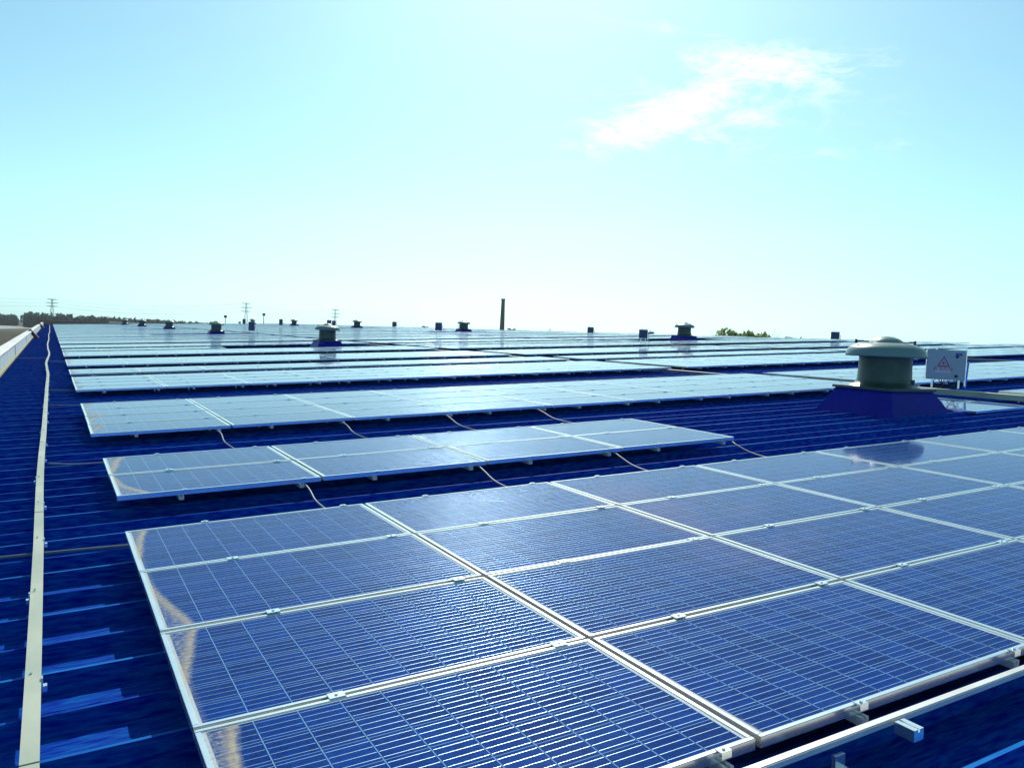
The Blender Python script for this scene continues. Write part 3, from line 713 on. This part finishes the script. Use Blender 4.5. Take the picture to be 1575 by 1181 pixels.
# pylons and lines
tops = []
def pylon(az, el, d, lab, w=.5, tipw=None):
    H = zel(el, d); p = polar(az, d); o = thing('power_pylon', p, (0, 0, R(-az)), lab, 'pylon', 'lattice pylons on the horizon')
    mb = MB(); b, t = 3.6, .9
    hs = [0, .22, .42, .58, .72, .84, .93, 1.0]
    wid = lambda k: b + (t - b) * min(1, k / .72) if k < .72 else t * (1 - (k - .72) * .8)
    for sx in (-1, 1):
        for sy in (-1, 1):
            for k0, k1 in zip(hs, hs[1:]): mb.beam((sx * wid(k0), sy * wid(k0), H * k0), (sx * wid(k1), sy * wid(k1), H * k1), w)
    for k0, k1 in zip(hs, hs[1:]):
        a, c = wid(k0), wid(k1)
        for s in (-1, 1):
            mb.beam((-a, s * a, H * k0), (c, s * c, H * k1), w * .6); mb.beam((a, s * a, H * k0), (-c, s * c, H * k1), w * .6)
            mb.beam((s * a, -a, H * k0), (s * c, c, H * k1), w * .6); mb.beam((-c, s * c, H * k1), (c, s * c, H * k1), w * .6)
    mb.obj('tower', m_pyl, o)
    for k, L_ in ((.99, 5.0), (.86, 6.2), (.74, 5.4)):
        mb = MB(); mb.beam((-L_, 0, H * k), (L_, 0, H * k), w * 1.1); mb.beam((-L_, 0, H * k), (0, 0, H * (k - .035)), w * .7); mb.beam((L_, 0, H * k), (0, 0, H * (k - .035)), w * .7)
        mb.obj('crossarm', m_pyl, o)
    tops.append((p, H, az)); return o
tops.append((polar(-22, 800), 33, -22))           # the line runs on to the left of the picture
pylon(.08, 1.10, 1080, 'grey lattice pylon above the wood at the far left', .5)
pylon(11.39, 1.50, 980, 'grey lattice pylon above the middle of the roof skyline', .45)
pylon(17.19, 1.37, 1050, 'grey lattice pylon above the second lower ventilator', .45)
pylon(25.71, .83, 1500, 'faint lattice pylon just left of the ventilator near the chimney', .6)
pylon(32.04, .70, 1700, 'faint tiny lattice pylon right of the chimney', .6)
for i in range(len(tops) - 1):
    (p0, h0, a0), (p1, h1, a1) = tops[i], tops[i + 1]
    mb = MB()
    for k, L_ in ((.985, 4.6), (.855, 5.8), (.735, 5.0)):
        for s in (-1, 1):
            A = Vector((p0.x + s * L_ * math.cos(R(a0)), p0.y - s * L_ * math.sin(R(a0)), h0 * k)); B = Vector((p1.x + s * L_ * math.cos(R(a1)), p1.y - s * L_ * math.sin(R(a1)), h1 * k))
            pts = []
            for j in range(17):
                t = j / 16; q = A.lerp(B, t); q.z -= 4 * t * (1 - t) * 6.0; pts.append(q - p0)
            mb.tube(pts, .06, 4)
    o = mb.obj('power_line', m_wire); o.location = p0
    tag(o, ['thin power wires running off the left side to the first pylon', 'thin power wires between the first and second pylons', 'thin power wires between the second and third pylons',
            'thin power wires from the third pylon toward the chimney side', 'faint power wires between the two tiny pylons'][i], 'power line', 'power lines in the sky')
# lamp posts behind the far end of the roof
for az, el, d, lab in ((10.1, .62, 330, 'thin pale mast rising behind a far ventilator'), (12.52, .87, 330, 'thin dark mast with a small head right of the middle pylon'), (11.0, .25, 420, 'tiny pale post on the skyline left of the middle pylon')):
    H = zel(el, d); o = thing('mast', polar(az, d), None, lab, 'mast', 'masts behind the roof')
    mb = MB(); mb.tube([(0, 0, 0), (0, 0, H)], .20, 8, r2=.13); mb.obj('pole', m_pyl if d != 330 or az < 12 else m_dark, o)
    mb = MB(); mb.box(-.5, .5, -.25, .25, H - .9, H, ch=.1); mb.obj('lamp_head', m_dark, o)

# trees
def crown(mb, c, rad, n, rg, size):
    for _ in range(n):
        while True:
            q = Vector((rg.uniform(-1, 1), rg.uniform(-1, 1), rg.uniform(-1, 1)))
            if .15 < q.length < 1: break
        q = q * (q.length ** -.35)
        p = Vector((c[0] + q.x * rad[0], c[1] + q.y * rad[1], c[2] + q.z * rad[2]))
        s = size * rg.uniform(.6, 1.4); E = Euler((rg.uniform(0, 6.3), rg.uniform(0, 6.3), rg.uniform(0, 6.3))).to_matrix()
        mb.add([p + E @ Vector(v) for v in ((-s, -s * .5, 0), (s * .2, -s * .6, 0), (s, .0, 0), (0, s * .6, 0))], [(0, 1, 2, 3)])
def tree(name, az, d, el, width, lab, seed, group=None, mat=m_leaf, nleaf=2600, size=.28):
    rg = random.Random(seed); H = zel(el, d); o = thing(name, polar(az, d), (0, 0, rg.uniform(0, 6)), lab, 'tree', group)
    mb = MB(); mb.tube([(0, 0, 0), (.1, .05, H * .3), (.0, .1, H * .6), (.1, 0, H * .9)], .28, 8, r2=.05)
    for k in range(14):
        z = H * rg.uniform(.35, .8); a = rg.uniform(0, 6.3); l = width * .5 * rg.uniform(.5, .95)
        mb.tube([(0, .05, z), (math.cos(a) * l * .5, math.sin(a) * l * .5, z + l * .45), (math.cos(a) * l, math.sin(a) * l, z + l * 1.1)], .09, 6, r2=.02)
    mb.obj('trunk', m_bark, o)
    mb = MB(); nb = 16
    for k in range(nb):
        a = rg.uniform(0, 6.3); rr_ = width * .5 * math.sqrt(rg.uniform(0, 1)) * .8; top = 1 - .16 * (rr_ / (width * .5)) ** 2
        z = H * rg.uniform(.45, .93) * top
        r_ = width * rg.uniform(.10, .17)
        crown(mb, (math.cos(a) * rr_, math.sin(a) * rr_, z), (r_, r_, r_ * 1.3), nleaf // nb, rg, size)
    for k in range(26):                      # upright shoots give the ragged top
        a = rg.uniform(0, 6.3); rr_ = width * .5 * math.sqrt(rg.uniform(0, 1)); top = 1 - .16 * (rr_ / (width * .5)) ** 2
        crown(mb, (math.cos(a) * rr_, math.sin(a) * rr_, H * top * rg.uniform(.86, .97)), (.35, .35, H * .06), 22, rg, size * .8)
    mb.obj('crown', mat, o)
    return o
TG = 'tree tops beyond the ridge'
tree('tree', 44.05, 172, 1.24, 7.0, 'leafy green tree top beyond the ridge, left and tallest of the group', 21, TG)
tree('tree', 44.75, 178, 1.10, 5.0, 'leafy green tree top beyond the ridge, second of the group', 22, TG)
tree('tree', 45.6, 170, 1.16, 6.4, 'leafy green tree top beyond the ridge, third of the group', 23, TG)
tree('tree', 46.5, 174, 1.18, 7.2, 'leafy green tree top beyond the ridge, right one of the group', 24, TG)
tree('tree', 45.15, 182, 1.0, 6.0, 'low leafy green tree top filling the gap in the group beyond the ridge', 27, TG)
tree('bush', 48.1, 210, .92, 3.6, 'small dim shrub top on the skyline right of the green trees', 25, TG, m_wood, 500)
tree('bush', 48.9, 215, .86, 4.0, 'tiny faint shrub top farther right on the skyline', 26, TG, m_wood, 400)
# far wood at the left, one mass
rg = random.Random(9); mb = MB()
def wood(a0, a1, d0, d1, e0, e1, n, nl, size):
    for k in range(n):
        t = (k + rg.random()) / n; az = a0 + (a1 - a0) * t; d = d0 + (d1 - d0) * t + rg.uniform(-12, 12); H = zel(e0 + (e1 - e0) * t, d) * rg.uniform(.72, 1.05)
        p = polar(az, d); w = rg.uniform(1.5, 4.2)
        crown(mb, (p.x, p.y, H * .5), (w, w, H * .5), nl, rg, size)
wood(-4.2, -1.75, 960, 940, .10, .04, 46, 90, 1.3)
wood(-1.35, 3.2, 840, 860, .27, .18, 110, 100, 1.2)
wood(3.2, 10.5, 860, 1100, .18, .07, 150, 70, 1.4)
o = mb.obj('far_wood', m_wood); tag(o, 'dark far-off wood along the horizon at the left', 'wood', kind='stuff')
# low neighbouring sheds behind the roof end
def shed(az, d, w, l, h, lab, wm, rm):
    o = thing('shed', polar(az, d), (0, 0, R(-2)), lab, 'shed', 'low sheds beyond the roof end')
    mb = MB(); mb.box(-w / 2, w / 2, 0, l, 0, h); mb.obj('wall', wm, o)
    mb = MB(); mb.add([(-w / 2 - .5, -.5, h + .01), (w / 2 + .5, -.5, h + .01), (w / 2 + .5, l + .5, h + .01), (-w / 2 - .5, l + .5, h + .01), (-w / 2 - .5, l / 2, h + 1.0), (w / 2 + .5, l / 2, h + 1.0)], [(0, 1, 5, 4), (2, 3, 4, 5), (0, 4, 3), (1, 2, 5), (3, 2, 1, 0)])
    mb.obj('roof', rm, o)
m_shed = pmat('dark_shed_wall', (.012, .014, .022), .9, 0, .02, noise=(.3, .4)); m_shr = pmat('pale_shed_roof', (.05, .06, .06), .9, 0, .05, noise=(.25, .8, (.25, .3, .3)))
shed(2.7, 262, 30, 16, 8.0, 'low dark shed behind the roof end at the left', m_shed, m_shed)
shed(5.4, 330, 24, 14, 8.3, 'low shed with pale patchy roof behind the roof end', m_shed, m_shr)

# ------------------------------------------------------------------ thin haze that pales the far things
HAZE = .00010
mh = bpy.data.materials.new('haze_air'); mh.use_nodes = True; t = mh.node_tree; t.nodes.clear()
pv_ = node(t, 'ShaderNodeVolumePrincipled'); pv_.inputs['Color'].default_value = (.86, .95, 1, 1); pv_.inputs['Density'].default_value = HAZE; pv_.inputs['Anisotropy'].default_value = .3
oo = node(t, 'ShaderNodeOutputMaterial'); t.links.new(pv_.outputs[0], oo.inputs['Volume'])
mb = MB(); mb.box(-1200, 1700, -120, 2100, -1, 60); tag(mb.obj('haze', mh), kind='stuff')
